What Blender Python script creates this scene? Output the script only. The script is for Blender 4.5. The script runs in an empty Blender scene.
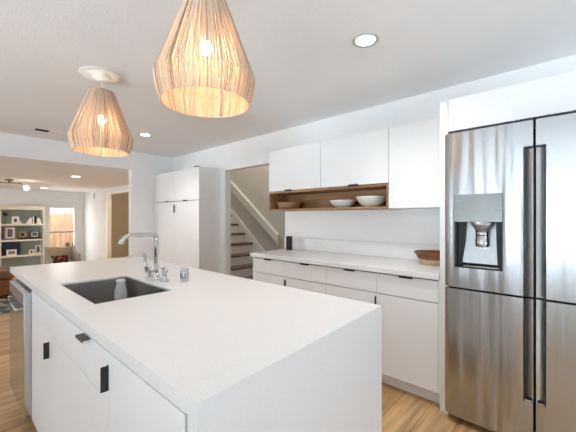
import bpy, bmesh, math, random
from mathutils import Vector, Matrix
random.seed(7)
PI = math.pi
SC = bpy.context.scene
COL = SC.collection

# ------------------------------------------------------------------ camera
cd = bpy.data.cameras.new('camera')
cam = bpy.data.objects.new('camera', cd)
COL.objects.link(cam)
cd.sensor_width = 36.0
cd.lens = 318 / 576 * 36
cd.shift_y = 1.5 / 576
cd.clip_start = 0.02
cam.location = (0, 0, 1.295)
cam.rotation_euler = (PI / 2, 0, -math.radians(47.44))
SC.camera = cam

# ------------------------------------------------------------------ world
W = bpy.data.worlds.new('world')
SC.world = W
W.use_nodes = True
wn = W.node_tree.nodes
wn['Background'].inputs['Color'].default_value = (0.86, 0.93, 1.0, 1)
wn['Background'].inputs['Strength'].default_value = 1.0

# ------------------------------------------------------------------ view
SC.view_settings.view_transform = 'Standard'
SC.view_settings.look = 'None'
SC.view_settings.gamma = 1
SC.view_settings.use_curve_mapping = False
SC.view_settings.exposure = 0.27
SC.cycles.use_denoising = True
SC.cycles.max_bounces = 10
SC.cycles.diffuse_bounces = 6
SC.cycles.glossy_bounces = 5
SC.cycles.transparent_max_bounces = 16
SC.cycles.sample_clamp_indirect = 12


# ------------------------------------------------------------------ lights
def area(name, loc, aim, sx, sy, power, color=(1, 1, 1)):
    l = bpy.data.lights.new(name, 'AREA')
    l.shape = 'RECTANGLE'
    l.size, l.size_y, l.energy, l.color = sx, sy, power, color
    o = bpy.data.objects.new(name, l)
    COL.objects.link(o)
    o.location = loc
    o.rotation_euler = (Vector(aim) - Vector(loc)).to_track_quat('-Z', 'Y').to_euler()
    return o


# daylight lamps at the windows; terrace and yard panels are added upward fills
area('terrace_fill', (-8.6, 1.1, 0.0), (-8.0, 1.1, 2.4), 7.5, 9.0, 4300, (0.75, 0.885, 1.0))  # added panel out of view, throws light up onto the ceiling
area('yard_fill', (0.2, -6.6, 0.0), (0.2, -6.0, 2.4), 7.0, 6.5, 640, (0.75, 0.885, 1.0))  # second added upward panel, beyond the unseen back wall
area('daylight_back_window', (0.4, -3.12, 1.2), (0.4, 0, 2.4), 2.4, 1.6, 4, (0.82, 0.91, 1.0))
area('daylight_living_left', (-4.64, 8.6, 1.0), (0, 8.6, 0.8), 3.0, 1.6, 135, (1.0, 0.98, 0.95))
area('daylight_living_window', (2.5, 12.2, 1.0), (2.5, 9, 0.4), 0.8, 1.7, 40, (1.0, 0.99, 0.97))


area('fence_fill', (2.6, 12.3, 2.9), (2.6, 13.6, 0.8), 3.0, 0.8, 120)  # added lamp that brightens the fence boards


# ------------------------------------------------------------------ materials
def mat(name, col, rough=0.5, metal=0.0, noise=0.0, nscale=8.0, bump=0.0, bscale=60.0, spec=None, stretch=(1, 1, 1), coat=0.0):
    m = bpy.data.materials.new(name)
    m.use_nodes = True
    nt = m.node_tree
    b = nt.nodes['Principled BSDF']
    b.inputs['Base Color'].default_value = (*col, 1)
    b.inputs['Roughness'].default_value = rough
    b.inputs['Metallic'].default_value = metal
    if spec is not None:
        b.inputs['Specular IOR Level'].default_value = spec
    if coat:
        b.inputs['Coat Weight'].default_value = coat
    tc = nt.nodes.new('ShaderNodeTexCoord')
    mp = nt.nodes.new('ShaderNodeMapping')
    mp.inputs['Scale'].default_value = stretch
    nt.links.new(tc.outputs['Object'], mp.inputs['Vector'])
    if noise:
        n = nt.nodes.new('ShaderNodeTexNoise')
        n.inputs['Scale'].default_value = nscale
        n.inputs['Detail'].default_value = 4
        nt.links.new(mp.outputs['Vector'], n.inputs['Vector'])
        r = nt.nodes.new('ShaderNodeValToRGB')
        r.color_ramp.elements[0].position = 0.3
        r.color_ramp.elements[1].position = 0.7
        r.color_ramp.elements[0].color = (*[max(0, c * (1 - noise)) for c in col], 1)
        r.color_ramp.elements[1].color = (*[min(1, c * (1 + noise)) for c in col], 1)
        nt.links.new(n.outputs['Fac'], r.inputs['Fac'])
        nt.links.new(r.outputs['Color'], b.inputs['Base Color'])
    if bump:
        n2 = nt.nodes.new('ShaderNodeTexNoise')
        n2.inputs['Scale'].default_value = bscale
        n2.inputs['Detail'].default_value = 3
        nt.links.new(mp.outputs['Vector'], n2.inputs['Vector'])
        bp = nt.nodes.new('ShaderNodeBump')
        bp.inputs['Strength'].default_value = bump
        bp.inputs['Distance'].default_value = 0.004
        nt.links.new(n2.outputs['Fac'], bp.inputs['Height'])
        nt.links.new(bp.outputs['Normal'], b.inputs['Normal'])
    return m


def emit(name, col, s):
    m = bpy.data.materials.new(name)
    m.use_nodes = True
    nt = m.node_tree
    b = nt.nodes['Principled BSDF']
    b.inputs['Base Color'].default_value = (*col, 1)
    b.inputs['Emission Color'].default_value = (*col, 1)
    b.inputs['Emission Strength'].default_value = s
    return m


def glassy(name, col, gloss=0.12, tint=0.95):
    m = bpy.data.materials.new(name)
    m.use_nodes = True
    nt = m.node_tree
    nt.nodes.remove(nt.nodes['Principled BSDF'])
    t = nt.nodes.new('ShaderNodeBsdfTransparent')
    t.inputs['Color'].default_value = (col[0] * tint, col[1] * tint, col[2] * tint, 1)
    g = nt.nodes.new('ShaderNodeBsdfGlossy')
    g.inputs['Roughness'].default_value = 0.03
    lw = nt.nodes.new('ShaderNodeLayerWeight')
    lw.inputs['Blend'].default_value = gloss
    mx = nt.nodes.new('ShaderNodeMixShader')
    nt.links.new(lw.outputs['Fresnel'], mx.inputs['Fac'])
    nt.links.new(t.outputs[0], mx.inputs[1])
    nt.links.new(g.outputs[0], mx.inputs[2])
    nt.links.new(mx.outputs[0], nt.nodes['Material Output'].inputs['Surface'])
    return m


def wood(name, c1, c2, axis='Y', scale=1.0, rough=0.45, fine=1.0):
    """grain stretched along an axis"""
    m = bpy.data.materials.new(name)
    m.use_nodes = True
    nt = m.node_tree
    b = nt.nodes['Principled BSDF']
    b.inputs['Roughness'].default_value = rough
    tc = nt.nodes.new('ShaderNodeTexCoord')
    mp = nt.nodes.new('ShaderNodeMapping')
    mp.inputs['Scale'].default_value = {'X': (1.2, 18, 18), 'Y': (18, 1.2, 18), 'Z': (18, 18, 1.2)}[axis]
    nt.links.new(tc.outputs['Object'], mp.inputs['Vector'])
    n = nt.nodes.new('ShaderNodeTexNoise')
    n.inputs['Scale'].default_value = scale
    n.inputs['Detail'].default_value = 6
    n.inputs['Distortion'].default_value = 0.7
    nt.links.new(mp.outputs['Vector'], n.inputs['Vector'])
    r = nt.nodes.new('ShaderNodeValToRGB')
    r.color_ramp.elements[0].position = 0.32
    r.color_ramp.elements[1].position = 0.68
    r.color_ramp.elements[0].color = (*c1, 1)
    r.color_ramp.elements[1].color = (*c2, 1)
    nt.links.new(n.outputs['Fac'], r.inputs['Fac'])
    nt.links.new(r.outputs['Color'], b.inputs['Base Color'])
    return m


def floor_mat():
    m = bpy.data.materials.new('oak_planks')
    m.use_nodes = True
    nt = m.node_tree
    b = nt.nodes['Principled BSDF']
    tc = nt.nodes.new('ShaderNodeTexCoord')
    br = nt.nodes.new('ShaderNodeTexBrick')
    br.offset = 0.37
    br.inputs['Scale'].default_value = 1.0
    br.inputs['Brick Width'].default_value = 1.9
    br.inputs['Row Height'].default_value = 0.19
    br.inputs['Mortar Size'].default_value = 0.0018
    br.inputs['Mortar Smooth'].default_value = 0.2
    br.inputs['Color1'].default_value = (0.60, 0.385, 0.195, 1)
    br.inputs['Color2'].default_value = (0.46, 0.27, 0.125, 1)
    br.inputs['Mortar'].default_value = (0.10, 0.05, 0.022, 1)
    nt.links.new(tc.outputs['Object'], br.inputs['Vector'])
    mp = nt.nodes.new('ShaderNodeMapping')
    mp.inputs['Scale'].default_value = (1.3, 17, 1)
    nt.links.new(tc.outputs['Object'], mp.inputs['Vector'])
    n = nt.nodes.new('ShaderNodeTexNoise')
    n.inputs['Scale'].default_value = 1.0
    n.inputs['Detail'].default_value = 8
    n.inputs['Distortion'].default_value = 0.9
    nt.links.new(mp.outputs['Vector'], n.inputs['Vector'])
    r = nt.nodes.new('ShaderNodeValToRGB')
    r.color_ramp.elements[0].position = 0.3
    r.color_ramp.elements[1].position = 0.72
    r.color_ramp.elements[0].color = (0.62, 0.57, 0.5, 1)
    r.color_ramp.elements[1].color = (1.3, 1.27, 1.22, 1)
    nt.links.new(n.outputs['Fac'], r.inputs['Fac'])
    mx = nt.nodes.new('ShaderNodeMix')
    mx.data_type = 'RGBA'
    mx.blend_type = 'MULTIPLY'
    mx.inputs['Factor'].default_value = 1
    nt.links.new(br.outputs['Color'], mx.inputs['A'])
    nt.links.new(r.outputs['Color'], mx.inputs['B'])
    # knots
    vo = nt.nodes.new('ShaderNodeTexVoronoi')
    vo.inputs['Scale'].default_value = 2.3
    mp2 = nt.nodes.new('ShaderNodeMapping')
    mp2.inputs['Scale'].default_value = (0.9, 1.9, 1)
    mp2.inputs['Location'].default_value = (0.21, 0.33, 0)
    nt.links.new(tc.outputs['Object'], mp2.inputs['Vector'])
    nt.links.new(mp2.outputs['Vector'], vo.inputs['Vector'])
    r2 = nt.nodes.new('ShaderNodeValToRGB')
    r2.color_ramp.elements[0].position = 0.02
    r2.color_ramp.elements[1].position = 0.075
    r2.color_ramp.elements[0].color = (0.25, 0.2, 0.16, 1)
    r2.color_ramp.elements[1].color = (1, 1, 1, 1)
    nt.links.new(vo.outputs['Distance'], r2.inputs['Fac'])
    mx2 = nt.nodes.new('ShaderNodeMix')
    mx2.data_type = 'RGBA'
    mx2.blend_type = 'MULTIPLY'
    mx2.inputs['Factor'].default_value = 0.9
    nt.links.new(mx.outputs['Result'], mx2.inputs['A'])
    nt.links.new(r2.outputs['Color'], mx2.inputs['B'])
    nt.links.new(mx2.outputs['Result'], b.inputs['Base Color'])
    b.inputs['Roughness'].default_value = 0.38
    return m


def steel_mat(name, col, rough, wave=0.5, brush=0.25, axis='Z'):
    """brushed stainless: slow waves across the sheet and a fine brush along the axis"""
    m = bpy.data.materials.new(name)
    m.use_nodes = True
    nt = m.node_tree
    b = nt.nodes['Principled BSDF']
    b.inputs['Base Color'].default_value = (*col, 1)
    b.inputs['Metallic'].default_value = 1
    b.inputs['Roughness'].default_value = rough
    tc = nt.nodes.new('ShaderNodeTexCoord')

    def nz(scale, detail, strength, dist, prev=None):
        mp = nt.nodes.new('ShaderNodeMapping')
        mp.inputs['Scale'].default_value = scale
        nt.links.new(tc.outputs['Object'], mp.inputs['Vector'])
        n = nt.nodes.new('ShaderNodeTexNoise')
        n.inputs['Scale'].default_value = 1
        n.inputs['Detail'].default_value = detail
        nt.links.new(mp.outputs['Vector'], n.inputs['Vector'])
        bp = nt.nodes.new('ShaderNodeBump')
        bp.inputs['Strength'].default_value = strength
        bp.inputs['Distance'].default_value = dist
        nt.links.new(n.outputs['Fac'], bp.inputs['Height'])
        if prev:
            nt.links.new(prev.outputs['Normal'], bp.inputs['Normal'])
        return bp
    s = {'Z': (1, 13, 0.8), 'Y': (9, 0.9, 9)}[axis]
    f = {'Z': (420, 420, 6), 'Y': (420, 6, 420)}[axis]
    b1 = nz(s, 1, wave, 0.02)
    b2 = nz(f, 2, brush, 0.0006, b1)
    nt.links.new(b2.outputs['Normal'], b.inputs['Normal'])
    return m


def jute_mat():
    m = bpy.data.materials.new('jute_thread')
    m.use_nodes = True
    nt = m.node_tree
    nt.nodes.remove(nt.nodes['Principled BSDF'])
    gm = nt.nodes.new('ShaderNodeNewGeometry')      # every thread has its own tone
    tc = nt.nodes.new('ShaderNodeTexCoord')
    n = nt.nodes.new('ShaderNodeTexNoise')
    n.inputs['Scale'].default_value = 60
    n.inputs['Detail'].default_value = 2
    nt.links.new(tc.outputs['Object'], n.inputs['Vector'])
    mth = nt.nodes.new('ShaderNodeMath')
    mth.operation = 'MULTIPLY_ADD'
    mth.inputs[1].default_value = 0.5
    nt.links.new(n.outputs['Fac'], mth.inputs[0])
    nt.links.new(gm.outputs['Random Per Island'], mth.inputs[2])
    r = nt.nodes.new('ShaderNodeValToRGB')
    r.color_ramp.elements[0].position = 0.25
    r.color_ramp.elements[1].position = 0.75
    r.color_ramp.elements[0].color = (0.38, 0.26, 0.17, 1)
    r.color_ramp.elements[1].color = (0.86, 0.73, 0.58, 1)
    nt.links.new(mth.outputs[0], r.inputs['Fac'])
    d = nt.nodes.new('ShaderNodeBsdfDiffuse')
    t = nt.nodes.new('ShaderNodeBsdfTranslucent')
    t.inputs['Color'].default_value = (0.78, 0.56, 0.34, 1)
    nt.links.new(r.outputs['Color'], d.inputs['Color'])
    mx = nt.nodes.new('ShaderNodeMixShader')
    mx.inputs['Fac'].default_value = 0.24
    nt.links.new(d.outputs[0], mx.inputs[1])
    nt.links.new(t.outputs[0], mx.inputs[2])
    nt.links.new(mx.outputs[0], nt.nodes['Material Output'].inputs['Surface'])
    return m


def bottle_mat():
    m = mat('frosted_bottle', (0.78, 0.80, 0.80), 0.12)
    nt = m.node_tree
    b = nt.nodes['Principled BSDF']
    t = nt.nodes.new('ShaderNodeBsdfTransparent')
    mx = nt.nodes.new('ShaderNodeMixShader')
    mx.inputs['Fac'].default_value = 0.4
    nt.links.new(t.outputs[0], mx.inputs[1])
    nt.links.new(b.outputs[0], mx.inputs[2])
    nt.links.new(mx.outputs[0], nt.nodes['Material Output'].inputs['Surface'])
    return m


M = dict(
    wall=mat('wall_paint', (0.86, 0.855, 0.845), 0.75, noise=0.02, nscale=3, bump=0.08, bscale=120),
    ceiling=mat('ceiling_paint', (0.88, 0.875, 0.868), 0.9, noise=0.02, nscale=2, bump=0.5, bscale=90),
    livwall=mat('living_wall_paint', (0.76, 0.775, 0.775), 0.8, noise=0.02, nscale=3, bump=0.08, bscale=120),
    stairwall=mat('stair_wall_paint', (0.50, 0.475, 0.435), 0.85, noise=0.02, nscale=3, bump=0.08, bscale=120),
    hallwall=mat('hall_wall_paint', (0.50, 0.45, 0.38), 0.85, noise=0.03, nscale=3, bump=0.08, bscale=120),
    trim=mat('trim_paint', (0.86, 0.855, 0.84), 0.45, noise=0.015, nscale=5),
    cab=mat('cabinet_laminate', (0.85, 0.85, 0.848), 0.32, noise=0.012, nscale=4),
    quartz=mat('white_quartz', (0.82, 0.818, 0.816), 0.27, noise=0.025, nscale=160),
    black=mat('black_metal', (0.012, 0.012, 0.014), 0.4, noise=0.2, nscale=30),
    gap=mat('gap_shade', (0.01, 0.01, 0.01), 0.8, noise=0.2, nscale=30),  # near-black standing in for shade in door gaps and the vent
    gasket=mat('black_rubber', (0.012, 0.012, 0.013), 0.55, noise=0.2, nscale=30),
    steel=steel_mat('brushed_steel', (0.46, 0.468, 0.476), 0.25, 0.9, 0.25),
    recess=steel_mat('recess_steel', (0.66, 0.66, 0.65), 0.32, 0.03, 0.2),
    dwsteel=steel_mat('dishwasher_steel', (0.55, 0.55, 0.55), 0.2, 0.1, 0.2),
    sinksteel=steel_mat('sink_steel', (0.46, 0.445, 0.435), 0.34, 0.05, 0.3, 'Y'),
    chrome=mat('chrome', (0.57, 0.57, 0.58), 0.05, 1.0, noise=0.02, nscale=20),
    oak=wood('oak_shelf', (0.22, 0.10, 0.036), (0.47, 0.255, 0.105), 'Y'),
    tread=wood('stair_tread_wood', (0.10, 0.065, 0.04), (0.21, 0.14, 0.09), 'X'),
    floor=floor_mat(),
    pale_bounce=mat('pale_bounce_floor', (0.78, 0.775, 0.77), 0.6, noise=0.03, nscale=4),  # invented pale finish for unseen floor, bounces neutral light
    jute=jute_mat(),
    nickel=mat('satin_trim', (0.50, 0.49, 0.47), 0.45, noise=0.03, nscale=20),
    plastic=mat('white_plastic', (0.80, 0.80, 0.79), 0.4, noise=0.015, nscale=10),
    porcelain=mat('white_porcelain', (0.82, 0.82, 0.80), 0.15, noise=0.015, nscale=10),
    woodbowl=wood('bowl_wood', (0.26, 0.13, 0.06), (0.45, 0.26, 0.14), 'Y'),
    glaze=mat('brown_glaze', (0.17, 0.065, 0.018), 0.12, noise=0.5, nscale=7, stretch=(1, 1, 5)),
    clay=mat('cream_stoneware', (0.62, 0.47, 0.28), 0.45, noise=0.1, nscale=14),
    bulb=emit('bulb_glow', (1.0, 0.72, 0.42), 150),
    can=emit('downlight_glow', (1.0, 0.94, 0.84), 14),
    canl=emit('living_downlight_glow', (1.0, 0.92, 0.80), 9),
    globe=emit('globe_glow', (1.0, 0.92, 0.78), 14),
    window=glassy('window_glass', (1, 1, 1)),
    bottle=bottle_mat(),
    panel=mat('dispenser_panel', (0.25, 0.27, 0.258), 0.25, 0.1, noise=0.1, nscale=5),
    mark=mat('panel_print', (0.16, 0.22, 0.21), 0.4, noise=0.1, nscale=30),
    alcove=mat('alcove_steel', (0.42, 0.43, 0.44), 0.35, 0.8, noise=0.05, nscale=9),
    fence=wood('fence_cedar', (0.36, 0.19, 0.10), (0.62, 0.40, 0.25), 'Z', 1.4, 0.8),
    ground=mat('ground_soil', (0.25, 0.2, 0.14), 0.95, noise=0.25, nscale=6),
    cream=mat('bookcase_cream', (0.74, 0.69, 0.58), 0.5, noise=0.02, nscale=6),
    bluegrey=mat('bookcase_back', (0.40, 0.45, 0.46), 0.7, noise=0.03, nscale=6),
    leather=mat('brown_leather', (0.20, 0.085, 0.035), 0.42, noise=0.25, nscale=9, bump=0.25, bscale=70),
    linen=mat('tan_linen', (0.55, 0.47, 0.33), 0.9, noise=0.12, nscale=40),
    greyfab=mat('grey_fabric', (0.36, 0.34, 0.30), 0.9, noise=0.12, nscale=40),
    navy=mat('navy_board', (0.02, 0.028, 0.085), 0.5, noise=0.35, nscale=7),
    dark=mat('dark_wood', (0.03, 0.022, 0.018), 0.5, noise=0.3, nscale=20),
    taupe=mat('taupe_frame', (0.23, 0.18, 0.14), 0.5, noise=0.2, nscale=20),
    paper=mat('white_paper', (0.80, 0.79, 0.75), 0.8, noise=0.02, nscale=10),
    photo=mat('printed_photo', (0.13, 0.13, 0.13), 0.4, noise=0.9, nscale=16),
    purple=mat('purple_print', (0.16, 0.14, 0.27), 0.5, noise=0.8, nscale=9, stretch=(2.5, 1, 0.5)),
    gold=mat('olive_print', (0.30, 0.25, 0.10), 0.5, noise=0.8, nscale=14),
    bronze=mat('bronze', (0.20, 0.14, 0.09), 0.35, 0.8, noise=0.1, nscale=20),
    tan=mat('tan_ceramic', (0.36, 0.26, 0.16), 0.5, noise=0.4, nscale=12),
    leaf=mat('dry_leaf', (0.10, 0.09, 0.05), 0.7, noise=0.4, nscale=20),
    rail=mat('handrail_paint', (0.74, 0.72, 0.68), 0.4, noise=0.015, nscale=5),
)


def cushion_mat():
    m = mat('red_patterned_fabric', (0.16, 0.02, 0.02), 0.9)
    nt = m.node_tree
    b = nt.nodes['Principled BSDF']
    tc = nt.nodes.new('ShaderNodeTexCoord')
    v = nt.nodes.new('ShaderNodeTexVoronoi')
    v.inputs['Scale'].default_value = 17
    nt.links.new(tc.outputs['Object'], v.inputs['Vector'])
    r = nt.nodes.new('ShaderNodeValToRGB')
    r.color_ramp.interpolation = 'CONSTANT'
    e = r.color_ramp.elements
    e[0].position, e[0].color = 0, (0.50, 0.30, 0.17, 1)
    e[1].position, e[1].color = 0.28, (0.20, 0.02, 0.02, 1)
    x = e.new(0.55)
    x.color = (0.02, 0.008, 0.01, 1)
    nt.links.new(v.outputs['Distance'], r.inputs['Fac'])
    nt.links.new(r.outputs['Color'], b.inputs['Base Color'])
    return m


def rug_mat():
    m = mat('dark_patterned_rug', (0.1, 0.1, 0.1), 0.95)
    nt = m.node_tree
    b = nt.nodes['Principled BSDF']
    tc = nt.nodes.new('ShaderNodeTexCoord')
    v = nt.nodes.new('ShaderNodeTexNoise')
    v.inputs['Scale'].default_value = 5.5
    v.inputs['Detail'].default_value = 5
    nt.links.new(tc.outputs['Object'], v.inputs['Vector'])
    r = nt.nodes.new('ShaderNodeValToRGB')
    e = r.color_ramp.elements
    e[0].position, e[0].color = 0.42, (0.02, 0.024, 0.03, 1)
    e[1].position, e[1].color = 0.62, (0.42, 0.38, 0.30, 1)
    x = e.new(0.5)
    x.color = (0.14, 0.16, 0.15, 1)
    nt.links.new(v.outputs['Fac'], r.inputs['Fac'])
    nt.links.new(r.outputs['Color'], b.inputs['Base Color'])
    return m


M['cushion'] = cushion_mat()
M['rug'] = rug_mat()


# ------------------------------------------------------------------ mesh builder
def world_loc(o):
    v = Vector((0, 0, 0))
    while o is not None:
        v += o.location
        o = o.parent
    return v


class MB:
    def __init__(self):
        self.bm = bmesh.new()

    def _add(self, verts, faces, smooth=False):
        vs = [self.bm.verts.new(v) for v in verts]
        out = []
        for f in faces:
            try:
                fc = self.bm.faces.new([vs[i] for i in f])
                fc.smooth = smooth
                out.append(fc)
            except ValueError:
                pass
        return out

    def box(self, x0, x1, y0, y1, z0, z1, bev=0.0, seg=1):
        x0, x1 = min(x0, x1), max(x0, x1)
        y0, y1 = min(y0, y1), max(y0, y1)
        z0, z1 = min(z0, z1), max(z0, z1)
        v = [(x, y, z) for x in (x0, x1) for y in (y0, y1) for z in (z0, z1)]
        fs = self._add(v, [(0, 1, 3, 2), (4, 6, 7, 5), (0, 4, 5, 1), (2, 3, 7, 6), (0, 2, 6, 4), (1, 5, 7, 3)])
        if bev:
            es = list({e for f in fs for e in f.edges})
            bmesh.ops.bevel(self.bm, geom=es, offset=bev, segments=seg, profile=0.5, affect='EDGES')
        return self

    def prism(self, pts, a0, a1, axis='z', smooth=False):
        """polygon extruded along an axis; pts are the two other coordinates in x,y,z order"""
        def P(p, a):
            return {'z': (p[0], p[1], a), 'y': (p[0], a, p[1]), 'x': (a, p[0], p[1])}[axis]
        n = len(pts)
        v = [P(p, a0) for p in pts] + [P(p, a1) for p in pts]
        f = [tuple(range(n)), tuple(range(2 * n - 1, n - 1, -1))] + [(i, i + n, (i + 1) % n + n, (i + 1) % n) for i in range(n)]
        self._add(v, f, smooth)
        return self

    def lathe(self, c, prof, n=28, axis='z', closed=False):
        rings = []
        vs, fs = [], []
        for (r, h) in prof:
            ring = []
            for k in range(n):
                a = 2 * PI * k / n
                u, w = r * math.cos(a), r * math.sin(a)
                p = {'z': (u, w, h), 'x': (h, u, w), 'y': (u, h, w)}[axis]
                ring.append(len(vs))
                vs.append((c[0] + p[0], c[1] + p[1], c[2] + p[2]))
            rings.append(ring)
        m = len(rings)
        for i in range(m if closed else m - 1):
            A, B = rings[i], rings[(i + 1) % m]
            for k in range(n):
                fs.append((A[k], A[(k + 1) % n], B[(k + 1) % n], B[k]))
        self._add(vs, fs, True)
        return self

    def cyl(self, c, r, z0, z1, n=24, axis='z', bev=0.0):
        e = min(r * 0.3, bev) if bev else 0
        if e:
            prof = [(0.0002, z0), (r - e, z0), (r, z0 + e), (r, z1 - e), (r - e, z1), (0.0002, z1)]
        else:
            prof = [(0.0002, z0), (r, z0), (r, z0), (r, z1), (r, z1), (0.0002, z1)]
        return self.lathe(c, prof, n, axis)

    def tube(self, pts, r, n=12, cap=True):
        P = [Vector(p) for p in pts]
        R = r if isinstance(r, (list, tuple)) else [r] * len(P)
        vs, fs = [], []
        t0 = (P[1] - P[0]).normalized()
        up = Vector((0, 0, 1)) if abs(t0.z) < 0.9 else Vector((1, 0, 0))
        nrm = t0.cross(up).normalized()
        for i, p in enumerate(P):
            if i == 0:
                t = t0
            elif i == len(P) - 1:
                t = (P[i] - P[i - 1]).normalized()
            else:
                t = ((P[i] - P[i - 1]).normalized() + (P[i + 1] - P[i]).normalized()).normalized()
            nrm = (nrm - t * nrm.dot(t)).normalized()
            bn = t.cross(nrm)
            for k in range(n):
                a = 2 * PI * k / n
                vs.append(p + (nrm * math.cos(a) + bn * math.sin(a)) * R[i])
        for i in range(len(P) - 1):
            for k in range(n):
                fs.append((i * n + k, i * n + (k + 1) % n, (i + 1) * n + (k + 1) % n, (i + 1) * n + k))
        if cap:
            fs.append(tuple(range(n - 1, -1, -1)))
            fs.append(tuple((len(P) - 1) * n + k for k in range(n)))
        self._add(vs, fs, n > 4)
        return self

    def ball(self, c, r, n=16):
        sx, sy, sz = r if isinstance(r, (list, tuple)) else (r, r, r)
        prof = [(math.sin(PI * i / 10) + 1e-4, -math.cos(PI * i / 10)) for i in range(11)]
        vs, fs = [], []
        for (q, h) in prof:
            for k in range(n):
                a = 2 * PI * k / n
                vs.append((c[0] + sx * q * math.cos(a), c[1] + sy * q * math.sin(a), c[2] + sz * h))
        for i in range(10):
            for k in range(n):
                fs.append((i * n + k, i * n + (k + 1) % n, (i + 1) * n + (k + 1) % n, (i + 1) * n + k))
        self._add(vs, fs, True)
        return self

    def build(self, name, m, parent=None, loc=None):
        """one mesh object; without a parent its origin goes to loc or to the foot of the mesh"""
        bm = self.bm
        bmesh.ops.recalc_face_normals(bm, faces=bm.faces[:])
        if parent is not None:
            off = world_loc(parent)
        elif loc is not None:
            off = Vector(loc)
        else:
            xs = [v.co for v in bm.verts]
            lo = Vector([min(c[i] for c in xs) for i in range(3)])
            hi = Vector([max(c[i] for c in xs) for i in range(3)])
            off = Vector(((lo.x + hi.x) / 2, (lo.y + hi.y) / 2, lo.z))
        bmesh.ops.translate(bm, verts=bm.verts[:], vec=-off)
        me = bpy.data.meshes.new(name)
        bm.to_mesh(me)
        bm.free()
        me.materials.append(m)
        o = bpy.data.objects.new(name, me)
        COL.objects.link(o)
        if parent is not None:
            o.parent = parent
        else:
            o.location = off
        return o


def tag(o, label, cat, group=None):
    o['label'] = label
    o['category'] = cat
    if group:
        o['group'] = group
    return o


def thing(name, loc, label, cat, group=None):
    o = bpy.data.objects.new(name, None)
    o.empty_display_size = 0.05
    COL.objects.link(o)
    o.location = loc
    return tag(o, label, cat, group)


def struct(name, mb, m):
    o = mb.build(name, m, None, (0, 0, 0))
    o['kind'] = 'structure'
    return o


def spart(name, mb, m, parent):
    o = mb.build(name, m, parent)
    return o


def dup(root, loc, label, group=None):
    r = root.copy()
    COL.objects.link(r)
    r.location = loc
    r['label'] = label
    if group:
        r['group'] = group
    for ch in list(root.children):
        c = ch.copy()
        COL.objects.link(c)
        c.parent = r
        for g in ch.children:
            d = g.copy()
            COL.objects.link(d)
            d.parent = c
    return r


# ================================================================== THE ROOM
XL, XW, YB, YP, ZC = -4.4, 2.91, -2.9, 5.55, 2.40
ZLC, ZLF, YL, XLW = 2.10, -0.30, 11.75, 3.10

struct('floor', MB().box(-1.6, 4.2, -0.5, 5.67, -0.36, 0.0), M['floor'])
struct('floor_bounce', MB().box(XL - 0.1, 4.2, YB - 0.1, -0.501, -0.36, 0.0).box(XL - 0.1, -1.601, -0.5, 5.67, -0.36, 0.0), M['pale_bounce'])  # unseen floor zone added pale to bounce light into the kitchen
struct('floor_living', MB().box(XL - 0.1, 5.2, 5.672, YL + 0.12, -0.42, ZLF), M['floor'])
struct('ceiling', MB().box(XL - 0.1, XW + 0.11, YB - 0.1, YP + 0.12, ZC, ZC + 0.1), M['ceiling'])
struct('ceiling_living', MB().box(XL - 0.1, XLW + 0.1, YP + 0.121, YL + 0.12, ZLC, ZLC + 0.1), M['ceiling'])

# right wall with the stair opening
DY0, DY1, DZ = 2.72, 3.972, 2.008
w = MB()
w.box(XW, XW + 0.11, YB, DY0, 0, ZC)
w.box(XW, XW + 0.11, DY0, DY1, DZ, ZC)
w.box(XW, XW + 0.11, DY1, YP, 0, ZC)
struct('wall_right', w, M['wall'])

# far wall: header over the wide opening to the living room
w = MB()
w.box(2.155, XLW + 0.1, YP, YP + 0.12, 0, ZC)
w.box(-1.7, 2.155, YP, YP + 0.12, ZLC, ZC)
w.box(XL, -1.7, YP, YP + 0.12, 0, ZC)
struct('wall_far', w, M['wall'])

# left wall with a wide window, back wall with a window
LW = (-1.3, 3.5, 0.75, 2.3)  # sill raised to keep the terrace fill off the island's left face
w = MB()
w.box(XL - 0.1, XL, YB, LW[0], 0, ZC)
w.box(XL - 0.1, XL, LW[1], YP + 0.12, 0, ZC)
w.box(XL - 0.1, XL, LW[0], LW[1], 0, LW[2])
w.box(XL - 0.1, XL, LW[0], LW[1], LW[3], ZC)
struct('wall_left', w, M['wall'])
BW = (-1.4, 2.2, 0.6, 2.25)  # sill raised here too, blocks low yard fill from the waterfall end
w = MB()
w.box(XL, BW[0], YB - 0.1, YB, 0, ZC)
w.box(BW[1], XW + 0.11, YB - 0.1, YB, 0, ZC)
w.box(BW[0], BW[1], YB - 0.1, YB, 0, BW[2])
w.box(BW[0], BW[1], YB - 0.1, YB, BW[3], ZC)
struct('wall_back', w, M['wall'])

# window 1 (left wall) and window 2 (back wall)
f = MB()
for (a, b) in ((LW[0], LW[0] + 0.06), (LW[1] - 0.06, LW[1]), (0.27, 0.33), (1.87, 1.93)):
    f.box(XL - 0.08, XL - 0.02, a, b, LW[2], LW[3])
f.box(XL - 0.08, XL - 0.02, LW[0] + .06, LW[1] - .06, LW[2], LW[2] + 0.06)
f.box(XL - 0.08, XL - 0.02, LW[0] + .06, LW[1] - .06, LW[3] - 0.06, LW[3])
o = struct('window_1', f, M['trim'])
spart('pane', MB().box(XL - 0.055, XL - 0.05, LW[0] + .06, LW[1] - .06, LW[2] + .06, LW[3] - .06), M['window'], o)
f = MB()
for (a, b) in ((BW[0], BW[0] + 0.06), (BW[1] - 0.06, BW[1]), (0.37, 0.43)):
    f.box(a, b, YB - 0.08, YB - 0.02, BW[2], BW[3])
f.box(BW[0] + .06, BW[1] - .06, YB - 0.08, YB - 0.02, BW[2], BW[2] + .06)
f.box(BW[0] + .06, BW[1] - .06, YB - 0.08, YB - 0.02, BW[3] - .06, BW[3])
o = struct('window_2', f, M['trim'])
spart('pane', MB().box(BW[0] + .06, BW[1] - .06, YB - 0.055, YB - 0.05, BW[2] + .06, BW[3] - .06), M['window'], o)

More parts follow.
